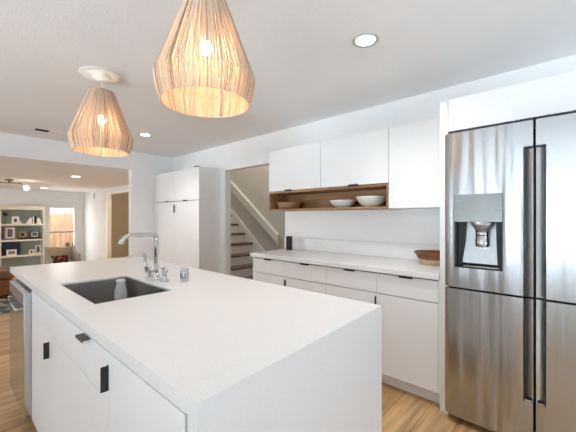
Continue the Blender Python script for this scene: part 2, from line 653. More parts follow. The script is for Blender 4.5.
# living room shell
w = MB()
w.box(XLW, XLW + 0.1, 5.675, 7.2, ZLF, ZLC)
w.box(XLW, XLW + 0.1, 7.2, 9.62, 1.93, ZLC)
w.box(XLW, XLW + 0.1, 9.62, YL + 0.12, ZLF, ZLC)
struct('wall_living_right', w, M['livwall'])
WX0, WX1, WZ0, WZ1 = 2.17, 2.90, 0.03, 1.615
w = MB()
w.box(XL, WX0, YL, YL + 0.12, ZLF, ZLC)
w.box(WX1, XLW, YL, YL + 0.12, ZLF, ZLC)
w.box(WX0, WX1, YL, YL + 0.12, ZLF, WZ0)
w.box(WX0, WX1, YL, YL + 0.12, WZ1, ZLC)
struct('wall_living_back', w, M['livwall'])
LL = (7.2, 10.0, 0.1, 1.75)
w = MB()
w.box(XL - 0.1, XL, 5.675, LL[0], ZLF, ZLC)
w.box(XL - 0.1, XL, LL[1], YL + .12, ZLF, ZLC)
w.box(XL - 0.1, XL, LL[0], LL[1], ZLF, LL[2])
w.box(XL - 0.1, XL, LL[0], LL[1], LL[3], ZLC)
struct('wall_living_left', w, M['livwall'])
f = MB()
for (a, b) in ((LL[0], LL[0] + 0.06), (LL[1] - 0.06, LL[1]), (8.57, 8.63)):
    f.box(XL - 0.08, XL - 0.02, a, b, LL[2], LL[3])
f.box(XL - 0.08, XL - 0.02, LL[0] + .06, LL[1] - .06, LL[2], LL[2] + .06)
f.box(XL - 0.08, XL - 0.02, LL[0] + .06, LL[1] - .06, LL[3] - .06, LL[3])
o = struct('window_3', f, M['trim'])
spart('pane', MB().box(XL - 0.055, XL - 0.05, LL[0] + .06, LL[1] - .06, LL[2] + .06, LL[3] - .06), M['window'], o)

# living room sash window
f = MB()
f.box(WX0, WX0 + 0.035, YL + 0.02, YL + 0.09, WZ0, WZ1)
f.box(WX1 - 0.075, WX1, YL + 0.02, YL + 0.09, WZ0, WZ1)
f.box(WX0 + .035, WX1 - .075, YL + 0.02, YL + 0.09, WZ0, WZ0 + 0.05)
f.box(WX0 + .035, WX1 - .075, YL + 0.02, YL + 0.09, WZ1 - 0.03, WZ1)
f.box(WX0 - 0.04, WX1 + 0.05, YL - 0.05, YL + 0.02, WZ0 - 0.03, WZ0)
o = struct('window_4', f, M['trim'])
spart('meeting_rail', MB().box(WX0 + .035, WX1 - .075, YL + 0.02, YL + 0.09, 0.825, 0.875), M['greyfab'], o)
g = MB()
g.box(WX0 + .035, WX1 - .075, YL + 0.052, YL + 0.056, 0.08, 0.825)
g.box(WX0 + .035, WX1 - .075, YL + 0.052, YL + 0.056, 0.875, WZ1 - .03)
spart('pane', g, M['window'], o)

# hall beyond the living room opening
w = MB()
w.box(4.7, 4.8, 6.7, 11.2, ZLF, 2.3)
w.box(XLW + 0.1, 4.7, 11.1, 11.2, ZLF, 2.3)
w.box(XLW + 0.1, 4.7, 6.7, 6.8, ZLF, 2.3)
struct('wall_hall', w, M['hallwall'])
struct('ceiling_hall', MB().box(XLW + 0.1, 4.8, 6.7, 11.2, 2.3, 2.4), M['ceiling'])
t = MB()
t.box(XLW - 0.012, XLW, 9.62, 9.70, ZLF, 1.99)
t.box(XLW - 0.012, XLW, 7.12, 7.2, ZLF, 1.99)
t.box(XLW - 0.012, XLW, 7.2, 9.62, 1.93, 1.99)
struct('trim_1', t, M['trim'])

# stairwell behind the opening
XS = 4.1
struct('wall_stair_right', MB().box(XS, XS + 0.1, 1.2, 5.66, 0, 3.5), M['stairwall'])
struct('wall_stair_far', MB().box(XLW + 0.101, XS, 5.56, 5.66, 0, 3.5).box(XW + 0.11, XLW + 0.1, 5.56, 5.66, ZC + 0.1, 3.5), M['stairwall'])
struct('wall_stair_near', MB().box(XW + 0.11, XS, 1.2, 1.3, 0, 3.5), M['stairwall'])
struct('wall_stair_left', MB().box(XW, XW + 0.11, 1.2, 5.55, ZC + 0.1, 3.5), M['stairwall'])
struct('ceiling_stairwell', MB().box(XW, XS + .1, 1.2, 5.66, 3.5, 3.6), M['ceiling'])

# baseboards
b = MB()
b.box(2.17, 2.50, YP - 0.012, YP, 0, 0.09)
struct('baseboard_far', b, M['trim'])
b = MB()
b.box(XL, XLW - .02, YL - 0.014, YL, ZLF, ZLF + 0.1)
struct('baseboard_living', b, M['trim'])

# ground and fence outdoors
struct('ground', MB().box(-1, 8, YL + .13, 17, -0.6, -0.5), M['ground'])
fr = thing('board_fence', (2.6, 13.6, -0.5), 'weathered cedar board fence outside the living room window', 'fence')
bd = MB()
x = 0.6
while x < 5.6:
    bd.box(x, x + 0.138, 13.6, 13.62, -0.5, 1.42 + random.uniform(-0.01, 0.01))
    x += 0.146
bd.build('fence_boards', M['fence'], fr)
bd = MB()
for z in (-0.1, 0.95):
    bd.box(0.6, 5.6, 13.621, 13.66, z, z + 0.09)
bd.build('fence_rail', M['fence'], fr)

# ================================================================== STAIRS
st = thing('staircase', (3.56, 4.6, 0), 'white risers and wooden treads climbing away behind the doorway', 'staircase')
ys = [5.302 - 0.2185 * k for k in range(7)]
zs = [1.347 - 0.1785 * k for k in range(7)]
steps = list(zip(ys, zs))[::-1]
zprev = 0.0
for i, (yy, zz) in enumerate(steps):
    MB().box(XW + 0.13, XS - 0.03, yy + 0.0195, yy + 0.04, zprev, zz - 0.036).build('riser', M['trim'], st)
    MB().box(XW + 0.13, XS - 0.03, yy, min(yy + 0.255, 5.54), zz - 0.036, zz, 0.006).build('tread', M['tread'], st)
    zprev = zz
sk = MB()
sl = 0.1785 / 0.2185
ya, yb = 3.6, 5.54
zf = lambda yy: 1.347 + (yy - 5.302) * sl
sk.prism([(ya, 0.0), (ya + .25, 0.0), (yb, zf(yb) - .25), (yb, zf(yb) + 0.10), (3.87, zf(3.87) + 0.10), (ya, 0.12)], XS - 0.028, XS - 0.002, 'x')
sk.build('skirt_board', M['trim'], st)

hr = thing('handrail', (XS - 0.05, 4.6, 0.9), 'white flat board handrail sloping down the stair wall', 'handrail')
m_ = (2.047 - 0.998) / (5.359 - 3.997)
rz = lambda yy: 0.998 + (yy - 3.997) * m_
h = MB()
h.prism([(3.98, rz(3.98) - 0.165), (5.5, rz(5.5) - 0.172), (5.5, rz(5.5)), (3.98, rz(3.98))], XS - 0.045, XS - 0.004, 'x')
h.build('rail_board', M['rail'], hr)
h = MB()
h.prism([(3.965, rz(3.965)), (5.5, rz(5.5)), (5.5, rz(5.5) + 0.02), (3.965, rz(3.965) + 0.02)], XS - 0.075, XS - 0.004, 'x')
h.build('rail_cap', M['trim'], hr)
h = MB()
h.box(XS - 0.07, XS - 0.004, 3.955, 3.979, rz(3.97) - 0.19, rz(3.97) - 0.002)
h.build('end_block', M['rail'], hr)


# ================================================================== CABINETS (right wall)
def tab_pull(x, y0, y1, z, parent, out=0.018):
    """thin black edge pull folded over a front that faces -X"""
    m = MB()
    m.box(x - out, x + 0.004, y0, y1, z - 0.003, z)
    m.box(x - out, x - out + 0.003, y0, y1, z - 0.010, z - 0.003)
    return m.build('pull', M['black'], parent)


def edge_pull(x, y0, z0, z1, parent):
    """black flange standing out from the edge of a door that faces -X"""
    m = MB()
    m.box(x - 0.023, x - 0.0003, y0, y0 + 0.003, z0, z1)
    m.box(x - 0.002, x - 0.0003, y0 + 0.003, y0 + 0.012, z0, z1)
    return m.build('pull', M['black'], parent)


XF, XCB = 2.27, 2.892
BY = [2.60, 2.112, 1.629, 1.157, 0.694]
ZS, ZT = 0.712, 0.868
base_labels = ['white base cabinet nearest the stair doorway, under the black cylinder',
               'white base cabinet second from the stair doorway, under the wall outlet',
               'white base cabinet second from the refrigerator with a black pull at its door edge',
               'white base cabinet right beside the refrigerator, under the brown bowl']
for i in range(4):
    y1, y0 = BY[i], BY[i + 1]
    c = thing('base_cabinet', (2.58, (y0 + y1) / 2, 0), base_labels[i], 'cabinet', 'white base cabinets along the wall')
    m = MB()
    m.box(XF + 0.022, XCB, y0 + 0.001, y1 - 0.001, 0.1, 0.872)
    m.build('carcass', M['cab'], c)
    MB().box(XF + 0.075, XF + 0.095, y0 + 0.001, y1 - 0.001, 0.0, 0.099).build('toe_kick', M['trim'], c)
    MB().box(XF + 0.0205, XF + 0.0215, y0 + 0.002, y1 - 0.002, 0.105, 0.872).build('gap_shade_sheet', M['gap'], c)  # added dark sheet, paints the shade seen between the fronts
    ya = y0 + (0.014 if i == 3 else 0.0015)
    yb = y1 - (0.014 if i == 0 else 0.0015)
    d = MB().box(XF, XF + 0.02, ya, yb, ZS + 0.003, ZT - 0.004, 0.0012).build('drawer', M['cab'], c)
    mid = (y0 + y1) / 2
    tab_pull(XF, mid - 0.05, mid + 0.05, ZT - 0.0005, d)
    d = MB().box(XF, XF + 0.02, ya, yb, 0.105, ZS - 0.003, 0.0012).build('door', M['cab'], c)
    if i in (0, 2):
        edge_pull(XF, y0 + 0.002, ZS - 0.10, ZS - 0.025, d)
    if i in (0, 3):
        yy = (y1 - 0.012, y1) if i == 0 else (y0, y0 + 0.012)
        MB().box(XF + 0.001, XF + 0.022, yy[0], yy[1], 0.1, 0.872).build('filler_strip', M['cab'], c)

ct = MB().box(2.248, XCB, 0.693, 2.622, 0.875, 0.915, 0.002).build('countertop', M['quartz'])
tag(ct, 'white quartz worktop running along the wall beside the refrigerator', 'countertop')
bs = thing('backsplash', (2.895, 1.7, 0.9155), 'white splash panel with a low stone upstand behind the wall worktop', 'backsplash')
MB().box(2.878, 2.9095, 0.693, 2.70, 0.9155, 1.054, 0.0015).build('upstand', M['cab'], bs)
MB().box(2.892, 2.9095, 0.693, 2.706, 1.0545, 1.372, 0.001).build('splash_panel', M['cab'], bs)

# wall cabinets
XU = 2.58
UY = [2.67, 1.925, 1.205, 0.694]
up_labels = ['white wall cabinet nearest the stair doorway, above the left of the oak shelf',
             'middle white wall cabinet above the oak shelf, over the white bowls',
             'tall white wall cabinet beside the refrigerator, reaching lower than its neighbours']
for i in range(3):
    y1, y0 = UY[i], UY[i + 1]
    zb = 1.594 if i < 2 else 1.374
    c = thing('wall_cabinet', (2.74, (y0 + y1) / 2, zb), up_labels[i], 'cabinet', 'white wall cabinets')
    MB().box(XU + 0.022, 2.9085, y0 + 0.001, y1 - 0.001, zb, 2.062, 0.001).build('carcass', M['cab'], c)
    MB().box(XU + 0.0205, XU + 0.0215, y0 + 0.003, y1 - 0.003, zb + 0.004, 2.058).build('gap_shade_sheet', M['gap'], c)
    d = MB().box(XU, XU + 0.02, y0 + 0.0018, y1 - 0.0018, zb - 0.001, 2.064, 0.0012).build('door', M['cab'], c)
    if i < 2:
        mid = (y0 + y1) / 2 + (0.06 if i == 0 else -0.02)
        p = MB()
        p.box(XU - 0.016, XU + 0.004, mid - 0.05, mid + 0.05, zb - 0.0065, zb - 0.0025)
        p.box(XU - 0.016, XU - 0.013, mid - 0.05, mid + 0.05, zb - 0.0025, zb + 0.008)
        p.build('pull', M['black'], d)

# oak open shelf under the two short wall cabinets
c = thing('open_shelf', (2.74, 1.94, 1.373), 'oak open shelf box under the white wall cabinets holding bowls', 'shelf')
MB().box(XU, 2.9085, 1.207, 2.668, 1.373, 1.391, 0.001).build('bottom_board', M['oak'], c)
MB().box(XU, 2.9085, 1.207, 2.668, 1.568, 1.586, 0.001).build('top_board', M['oak'], c)
MB().box(2.895, 2.9085, 1.225, 2.65, 1.3915, 1.5675).build('back_board', M['oak'], c)
MB().box(XU, 2.9085, 1.207, 1.224, 1.3915, 1.5675).build('side_board', M['oak'], c)
MB().box(XU, 2.9085, 2.651, 2.668, 1.3915, 1.5675).build('side_board', M['oak'], c)


def bowl(name, c, rt, rb, h, m, label, group, t=0.006, foot=0.35):
    pr = [(0.0005, 0.0), (rb, 0.0), (rb, 0.006)]
    for k in range(1, 9):
        u = k / 8
        pr.append((rb + (rt - rb) * (u ** 0.55), 0.006 + (h - 0.006) * u))
    pr.append((rt - t, h))
    for k in range(7, -1, -1):
        u = k / 8
        pr.append((max(rb + (rt - rb) * (u ** 0.55) - t, 0.001), 0.006 + t + (h - 0.006 - t) * u))
    pr.append((0.0005, 0.006 + t))
    o = MB().lathe(c, pr, 40).build(name, m, None, c)
    return tag(o, label, 'bowl', group)


bowl('wooden_bowl', (2.745, 2.50, 1.3915), 0.145, 0.11, 0.078, M['woodbowl'], 'brown wooden bowl with straight sides at the doorway end of the oak shelf', 'bowls on the oak shelf')
bowl('white_bowl', (2.74, 1.762, 1.3915), 0.138, 0.06, 0.075, M['porcelain'], 'smaller shallow white bowl in the middle of the oak shelf', 'bowls on the oak shelf')
bowl('white_bowl', (2.74, 1.447, 1.3915), 0.148, 0.06, 0.098, M['porcelain'], 'larger deeper white bowl at the refrigerator end of the oak shelf', 'bowls on the oak shelf')

# things on the wall worktop
bc = thing('stoneware_bowl', (2.70, 0.885, 0.9155), 'brown glazed stoneware bowl with cream base on the worktop by the refrigerator', 'bowl')
MB().lathe((2.70, .885, .9155), [(0.0005, 0), (0.082, 0), (0.094, 0.012), (0.106, 0.036), (0.108, 0.042), (0.0005, 0.042)], 40).build('bowl_base', M['clay'], bc)
MB().lathe((2.70, .885, .9155), [(0.100, 0.0425), (0.112, 0.046), (0.124, 0.072), (0.143, 0.098), (0.145, 0.102), (0.137, 0.102), (0.118, 0.074), (0.10, 0.052), (0.0005, 0.0505), (0.0005, 0.0425)], 40).build('bowl_rim', M['glaze'], bc)
sp = thing('smart_speaker', (2.765, 2.52, 0.9155), 'black cylinder speaker standing upright on the worktop by the stair doorway', 'speaker')
MB().cyl((2.765, 2.52, .9155), 0.037, 0.0, 0.152, 28, 'z', 0.004).build('body', M['black'], sp)
MB().cyl((2.765, 2.52, .9155), 0.0365, 0.1525, 0.16, 28, 'z', 0.003).build('top_cap', M['gasket'], sp)
ol = thing('wall_outlet', (2.875, 2.2, 0.92), 'white horizontal outlet on the stone upstand behind the worktop', 'outlet')
MB().box(2.8735, 2.8775, 2.14, 2.262, 0.945, 1.015, 0.0015).build('cover_plate', M['plastic'], ol)
for yy in (2.17, 2.232):
    MB().box(2.8722, 2.8733, yy - 0.018, yy + 0.018, 0.963, 0.997).build('socket', M['trim'], ol)

# ================================================================== PANTRY
PX, PY0, PY1, PZ = 2.535, 4.085, 5.50, 2.042
pc = thing('pantry_cabinet', (2.72, 4.79, 0), 'tall white four-door pantry cabinet in the corner beside the stair doorway', 'cabinet')
MB().box(PX + 0.022, 2.9085, PY0, PY1, 0.0, PZ - 0.002, 0.001).build('carcass', M['cab'], pc)
MB().box(PX + 0.0205, PX + 0.0215, PY0 + 0.004, PY1 - 0.004, 0.1, PZ - 0.006).build('gap_shade_sheet', M['gap'], pc)
MB().box(PX + 0.006, PX + 0.03, PY1 + 0.001, YP - 0.002, 0.0, PZ - 0.002).build('filler_strip', M['cab'], pc)
pm = 4.80
for (a, b) in ((PY0, pm), (pm, PY1)):
    d = MB().box(PX, PX + 0.02, a + 0.0015, b - 0.0015, 1.556, PZ, 0.0012).build('door', M['cab'], pc)
    mid = (a + b) / 2 + (0.02 if a == PY0 else -0.1)
    p = MB()
    p.box(PX - 0.016, PX + 0.004, mid - 0.06, mid + 0.06, 1.5505, 1.5545)
    p.box(PX - 0.016, PX - 0.013, mid - 0.06, mid + 0.06, 1.5545, 1.566)
    p.build('pull', M['black'], d)
    d = MB().box(PX, PX + 0.02, a + 0.0015, b - 0.0015, 0.09, 1.549, 0.0012).build('door', M['cab'], pc)
    if a == pm:
        edge_pull(PX, pm + 0.002, 1.37, 1.50, d)
MB().box(PX - 0.004, PX + 0.03, PY0 + 0.03, PY0 + 0.13, PZ + 0.0005, PZ + 0.012).build('top_catch', M['black'], pc)

# ================================================================== REFRIGERATOR
o = MB().box(2.2525, 2.9085, 0.640, 0.690, 0.0, 2.064, 0.001).build('side_panel', M['cab'])
tag(o, 'tall white panel standing between the base cabinets and refrigerator', 'panel')
FY0, FYC, FY1 = -0.280, 0.182, 0.644
fc = thing('fridge_cabinet', (2.57, 0.18, 1.856), 'wide white cabinet above the stainless refrigerator', 'cabinet')
MB().box(2.262, 2.9085, -0.31, 0.638, 1.862, 2.058, 0.001).build('carcass', M['cab'], fc)
MB().box(2.24, 2.2615, -0.31, 0.634, 1.856, 2.064, 0.0012).build('door', M['cab'], fc)
o = MB().box(2.252, 2.9085, -0.36, -0.312, 0.0, 2.064, 0.001).build('side_panel', M['cab'])
tag(o, 'tall white panel closing the far side of the refrigerator from the pantry', 'panel')

rf = thing('refrigerator', (2.5, 0.182, 0), 'stainless steel four-door refrigerator with water dispenser', 'refrigerator')
MB().box(2.262, 2.86, FY0 + .01, FY1 - .01, 0.03, 1.80, 0.004).build('body', M['gasket'], rf)
MB().box(2.262, 2.40, FY0 + .02, FY1 - .02, 0.002, 0.0295).build('foot_grille', M['black'], rf)


def fx(y):
    """front of the doors: a nearly flat sheet with rolled outer edges"""
    u = abs(y - FYC) / 0.462
    e = max(0.0, (u - 0.9) / 0.1)
    return 2.178 + 0.010 * u * u + 0.018 * e ** 2.5


def sheet(m, ya, yb, z0, z1, back=2.2505, n=None):
    n = n or max(2, int((yb - ya) / 0.014))
    y_ = [ya + (yb - ya) * k / n for k in range(n + 1)]
    top = [(fx(v), v) for v in y_]
    vs, fs = [], []
    for (px, py) in top:
        vs += [(px, py, z0), (px, py, z1)]
    for k in range(n):
        fs.append((2 * k, 2 * k + 2, 2 * k + 3, 2 * k + 1))
    m._add(vs, fs, True)
    poly = top + [(back, yb), (back, ya)]
    N = len(poly)
    v2 = [(p[0], p[1], z0) for p in poly] + [(p[0], p[1], z1) for p in poly]
    f2 = [tuple(range(N)), tuple(range(2 * N - 1, N - 1, -1))]
    for i in range(n, N):
        f2.append((i, i + N, (i + 1) % N + N, (i + 1) % N))
    m._add(v2, f2, False)


ZM, ZTOP, ZBOT = 0.853, 1.828, 0.046
HP = 0.046
DA, DB, DZ0, DZ1 = 0.327, 0.583, 0.984, 1.437
for side in (1, -1):
    if side == 1:
        a, b = FYC + HP, FY1
        c0, c1 = FYC + 0.006, FYC + HP
    else:
        a, b = FY0, FYC - HP
        c0, c1 = FYC - HP, FYC - 0.006
    ci, co = (c0, c1) if side == 1 else (c1, c0)
    slant = [(2.194, ci), (2.208, co), (2.25, co), (2.25, ci)]
    # upper door
    m = MB()
    if side == 1:
        sheet(m, a, DA, ZM + 0.006, ZTOP)
        sheet(m, DB, b, ZM + 0.006, ZTOP)
        sheet(m, DA, DB, ZM + 0.006, DZ0)
        sheet(m, DA, DB, DZ1, ZTOP)
    else:
        sheet(m, a, b, ZM + 0.006, ZTOP)
    sheet(m, c0, c1, 1.684, ZTOP)
    d = m.build('door', M['steel'], rf)
    k = MB()
    k.prism(slant, ZM + 0.006, 1.6835, 'z')
    k.build('handle_recess', M['recess'], d)
    k = MB()
    yo = c1 if side == 1 else c0
    k.box(fx(yo) - 0.004, 2.22, yo - 0.0032, yo + 0.0032, ZM + 0.006, 1.686)
    k.box(fx(yo) - 0.003, 2.2075, c0, c1, 1.6795, 1.6865)
    k.build('handle_trim', M['black'], d)
    k = MB()
    yc = (FYC + 0.012) if side == 1 else (FYC - 0.012)
    k.box(2.19, 2.262, min(yc, yc + side * 0.06), max(yc, yc + side * 0.06), ZTOP + 0.001, ZTOP + 0.016, 0.002)
    k.build('hinge_cover', M['gasket'], d)
    # lower door
    m = MB()
    sheet(m, a, b, ZBOT, ZM - 0.006)
    sheet(m, c0, c1, ZBOT, 0.284)
    d2 = m.build('freezer_door', M['steel'], rf)
    k = MB()
    k.prism(slant, 0.2845, ZM - 0.006, 'z')
    k.build('handle_recess', M['recess'], d2)
    k = MB()
    k.box(fx(yo) - 0.004, 2.22, yo - 0.0032, yo + 0.0032, 0.283, ZM - 0.006)
    k.box(2.196, 2.2075, c0, c1, 0.286, 0.302)
    k.build('handle_trim', M['black'], d2)
    k = MB()
    k.box(2.176, 2.196, c0, c1, 0.2845, 0.2925, 0.002)
    k.build('handle_lip', M['chrome'], d2)
    if side == 1:
        left_door = d

dp = MB()
dp.box(2.2535, 2.2545, DA, DB, DZ0, DZ1)
dp = dp.build('dispenser', M['gasket'], left_door)
a = MB()
# side cheeks, floor and roof of the alcove
a.box(2.184, 2.253, DB - 0.012, DB, DZ0, 1.266)
a.box(2.184, 2.253, DA, DA + 0.012, DZ0, 1.266)
a.box(2.184, 2.253, DA + 0.012, DB - 0.012, DZ0, DZ0 + 0.008)
# slanting dark shoulders that widen towards the bottom back
a.prism([(DB - 0.0125, DZ0 + .009), (DB - 0.036, DZ0 + .009), (DB - 0.052, 1.15), (DB - 0.056, 1.266), (DB - 0.0125, 1.266)], 2.212, 2.25, 'x')
a.prism([(DA + 0.0125, DZ0 + .009), (DA + 0.03, DZ0 + .009), (DA + 0.036, 1.15), (DA + 0.038, 1.266), (DA + 0.0125, 1.266)], 2.212, 2.25, 'x')
a.build('alcove_lining', M['gasket'], dp)
MB().prism([(2.2525, 1.2665), (2.243, 1.2665), (2.215, DZ0 + 0.03), (2.2525, DZ0 + 0.03)], DA + 0.031, DB - 0.037, 'y').build('back_plate', M['alcove'], dp)
MB().box(2.174, 2.2533, DA + 0.001, DB - 0.001, 1.268, DZ1 - 0.001, 0.0015).build('control_panel', M['panel'], dp)
for (y0, y1, z) in ((0.545, 0.573, 1.395), (0.548, 0.57, 1.365), (0.545, 0.573, 1.33), (0.338, 0.366, 1.395), (0.34, 0.362, 1.365), (0.338, 0.368, 1.33)):
    MB().box(2.1735, 2.1739, y0, y1, z, z + 0.009).build('panel_icon', M['mark'], dp)
for (y0, y1) in ((0.475, 0.505), (0.405, 0.445)):
    MB().box(2.1735, 2.1739, y0, y1, 1.279, 1.2825).build('panel_print', M['mark'], dp)
nz = (2.212, 0.435, 0)
MB().lathe(nz, [(0.001, 1.2675), (0.062, 1.2675), (0.056, 1.245), (0.042, 1.23), (0.038, 1.215), (0.001, 1.215)], 28).build('nozzle_collar', M['alcove'], dp)
MB().lathe(nz, [(0.001, 1.2145), (0.036, 1.2145), (0.036, 1.185), (0.033, 1.183), (0.036, 1.18), (0.038, 1.125), (0.034, 1.116), (0.001, 1.116)], 28).build('nozzle', M['chrome'], dp)
MB().box(2.186, 2.1885, DA + 0.02, DB - 0.05, DZ0 + 0.010, DZ0 + 0.017).build('drip_bar', M['chrome'], dp)

# ================================================================== ISLAND
IX0, IX1, IY0, IY1 = 0.353, 1.285, 0.60, 3.212
SX0, SX1, SY0, SY1 = 0.455, 0.818, 1.567, 2.193
TH = 0.011            # stone thickness at the sink cut-out; the outer edges are built up to 40 mm
ylo = lambda x: 0.575 + (x - IX0) * 0.060      # the waterfall end, very slightly out of square


def pt(i, j, z):
    return (xs[i], ylo(xs[i]) if j == 0 else ysl[j], z)


it = MB()
xs, ysl = [IX0, SX0, SX1, IX1], [IY0, SY0, SY1, IY1]
for z in (0.915, 0.915 - TH):
    for i in range(3):
        for j in range(3):
            if (i, j) != (1, 1):
                it._add([pt(i, j, z), pt(i + 1, j, z), pt(i + 1, j + 1, z), pt(i, j + 1, z)], [(0, 1, 2, 3)])
for (i0, i1) in ((0, 3), (1, 2)):
    for (p, q) in (((i0, i0), (i1, i0)), ((i1, i0), (i1, i1)), ((i1, i1), (i0, i1)), ((i0, i1), (i0, i0))):
        zb = 0.915 - TH
        it._add([pt(*p, zb), pt(*q, zb), pt(*q, 0.915), pt(*p, 0.915)], [(0, 1, 2, 3)])
bmesh.ops.remove_doubles(it.bm, verts=it.bm.verts[:], dist=1e-5)
zb = 0.915 - TH
it.box(IX0, IX0 + 0.02, ylo(IX0) + .038, IY1, 0.876, zb)
it.box(IX1 - 0.016, IX1, ylo(IX1) + .038, IY1, 0.876, zb)
it.box(IX0 + 0.02, IX1 - 0.016, IY1 - 0.02, IY1, 0.876, zb)
it.prism([(IX0, ylo(IX0)), (IX1, ylo(IX1)), (IX1, ylo(IX1) + .039), (IX0, ylo(IX0) + .039)], 0.0, zb, 'z')
it = it.build('island_countertop', M['quartz'])
tag(it, 'white quartz island worktop folding down into a waterfall end panel', 'countertop')

XI = 0.352            # front face of the island doors, facing -X


def front(m, y0, y1, z0, z1):
    return m.box(XI, XI + 0.02, y0, y1, z0, z1, 0.0012)


c = thing('island_cabinet', (0.8, 0.86, 0), 'white island cabinet with one plain door beside the waterfall end', 'cabinet', 'white island cabinets')
m = MB()
m.box(XI + 0.022, 1.268, 0.6705, 1.072, 0.1, 0.874)
m.build('carcass', M['cab'], c)
MB().box(XI + 0.07, XI + 0.085, 0.6705, 1.072, 0, 0.099).build('toe_kick', M['trim'], c)
front(MB(), 0.6255, 1.0765, 0.13, 0.8715).build('door', M['cab'], c)
MB().box(XI + 0.0205, XI + 0.0215, 0.6275, 1.07, 0.13, 0.874).build('gap_shade_sheet', M['gap'], c)

c = thing('sink_cabinet', (0.8, 1.71, 0), 'white island cabinet under the sink with a long drawer front and black pulls', 'cabinet', 'white island cabinets')
m = MB()
m.box(XI + 0.022, 1.268, 1.08, 1.098, 0.1, 0.874)
m.box(XI + 0.022, 1.268, 2.318, 2.336, 0.1, 0.874)
m.box(1.25, 1.268, 1.098, 2.318, 0.1, 0.874)
m.box(XI + 0.022, 1.25, 1.098, 2.318, 0.1, 0.118)
m.build('carcass', M['cab'], c)
MB().box(XI + 0.07, XI + 0.085, 1.08, 2.336, 0, 0.099).build('toe_kick', M['trim'], c)
MB().box(XI + 0.0205, XI + 0.0215, 1.08, 2.336, 0.13, 0.874).build('gap_shade_sheet', M['gap'], c)  # dark sheet painted in as shade behind the island fronts
d = front(MB(), 1.0795, 2.336, 0.7235, 0.8715).build('drawer_front', M['cab'], c)
m = MB()
m.prism([(XI - 0.026, 1.262), (XI - 0.026, 1.342), (XI + 0.004, 1.342), (XI + 0.004, 1.262)], 0.868, 0.8712, 'z')
m.box(XI - 0.026, XI - 0.0235, 1.262, 1.342, 0.8625, 0.868)
m.build('pull', M['black'], d)
edge_pull(XI, 1.081, 0.756, 0.834, d)
d = front(MB(), 1.8885, 2.336, 0.13, 0.7205).build('door', M['cab'], c)
edge_pull(XI, 1.889, 0.615, 0.693, d)
front(MB(), 1.0795, 1.8855, 0.13, 0.7205).build('door', M['cab'], c)

# dishwasher in the far bay
dw = thing('dishwasher', (0.7, 2.62, 0), 'stainless steel dishwasher built into the far end of the island', 'dishwasher')
MB().box(0.40, 0.95, 2.352, 2.905, 0.02, 0.868).build('body', M['gasket'], dw)
d = MB().box(0.318, 0.3975, 2.348, 2.908, 0.14, 0.858, 0.004).build('door', M['dwsteel'], dw)
MB().box(0.3168, 0.3178, 2.352, 2.904, 0.79, 0.852).build('control_strip', M['sinksteel'], d)
h = MB()
h.tube([(0.3165, 2.42, 0.755), (0.293, 2.42, 0.755), (0.293, 2.84, 0.755), (0.3165, 2.84, 0.755)], 0.009, 10)
h.build('handle', M['chrome'], d)
MB().box(0.44, 0.455, 2.352, 2.905, 0, 0.019).build('toe_kick', M['black'], dw)
o = MB().box(0.372, 1.268, 2.912, 2.932, 0, 0.874, 0.001).build('island_end_panel', M['cab'])
tag(o, 'white panel closing the island beyond the dishwasher', 'panel')
o = MB().box(0.96, 1.268, 2.34, 2.91, 0, 0.874, 0.001).build('island_back_cabinet', M['cab'])
tag(o, 'white cabinet body behind the dishwasher in the island', 'cabinet')

# sink
sk = thing('kitchen_sink', (0.64, 1.88, 0.65), 'undermount stainless steel sink set into the white island worktop', 'sink')
e = 0.001
m = MB()
x0, x1, y0, y1, zb = SX0 - e, SX1 + e, SY0 - e, SY1 + e, 0.655
for (X0, X1, Y0, Y1) in ((x0 - .002, x0, y0, y1), (x1, x1 + .002, y0, y1), (x0, x1, y0 - .002, y0), (x0, x1, y1, y1 + .002)):
    m.box(X0, X1, Y0, Y1, zb, 0.9035)
m.box(x0, x1, y0, y1, zb - 0.002, zb)
m.build('basin', M['sinksteel'], sk)
MB().lathe((0.64, 1.95, zb), [(0.0005, 0.0008), (0.04, 0.0008), (0.045, 0.004), (0.05, 0.0005)], 24).build('drain', M['chrome'], sk)

# bottle in the sink
bt = thing('glass_bottle', (0.752, 2.10, 0.656), 'clear glass bottle standing in the far corner of the sink', 'bottle')
cbt = (0.752, 2.10, 0.656)
MB().lathe(cbt, [(0.0005, 0), (0.034, 0), (0.038, 0.006), (0.038, 0.172), (0.035, 0.192), (0.027, 0.215), (0.025, 0.225), (0.025, 0.238), (0.022, 0.238), (0.022, 0.224), (0.032, 0.190), (0.035, 0.17), (0.035, 0.008), (0.0005, 0.005)], 28).build('bottle_body', M['bottle'], bt)
MB().lathe(cbt, [(0.0005, 0.009), (0.0338, 0.009), (0.0338, 0.075), (0.0005, 0.075)], 24).build('bottle_contents', M['clay'], bt)
MB().cyl(cbt, 0.0265, 0.2385, 0.254, 24, 'z', 0.003).build('cap', M['plastic'], bt)

# faucet
FX, FYY, FZ = 0.89, 1.915, 0.9155
fa = thing('kitchen_faucet', (FX, FYY, FZ), 'tall chrome bridge faucet with square-bent spout behind the sink', 'faucet')
m = MB()
m.lathe((FX, FYY, FZ), [(0.0005, 0), (0.030, 0), (0.030, 0.005), (0.021, 0.009), (0.018, 0.018), (0.018, 0.038), (0.0005, 0.042)], 28)
m.build('base', M['chrome'], fa)


def arc(c, r, a0, a1, u, v, n=7):
    c, u, v = Vector(c), Vector(u), Vector(v)
    return [c + (u * math.cos(a0 + (a1 - a0) * k / n) + v * math.sin(a0 + (a1 - a0) * k / n)) * r for k in range(n + 1)]


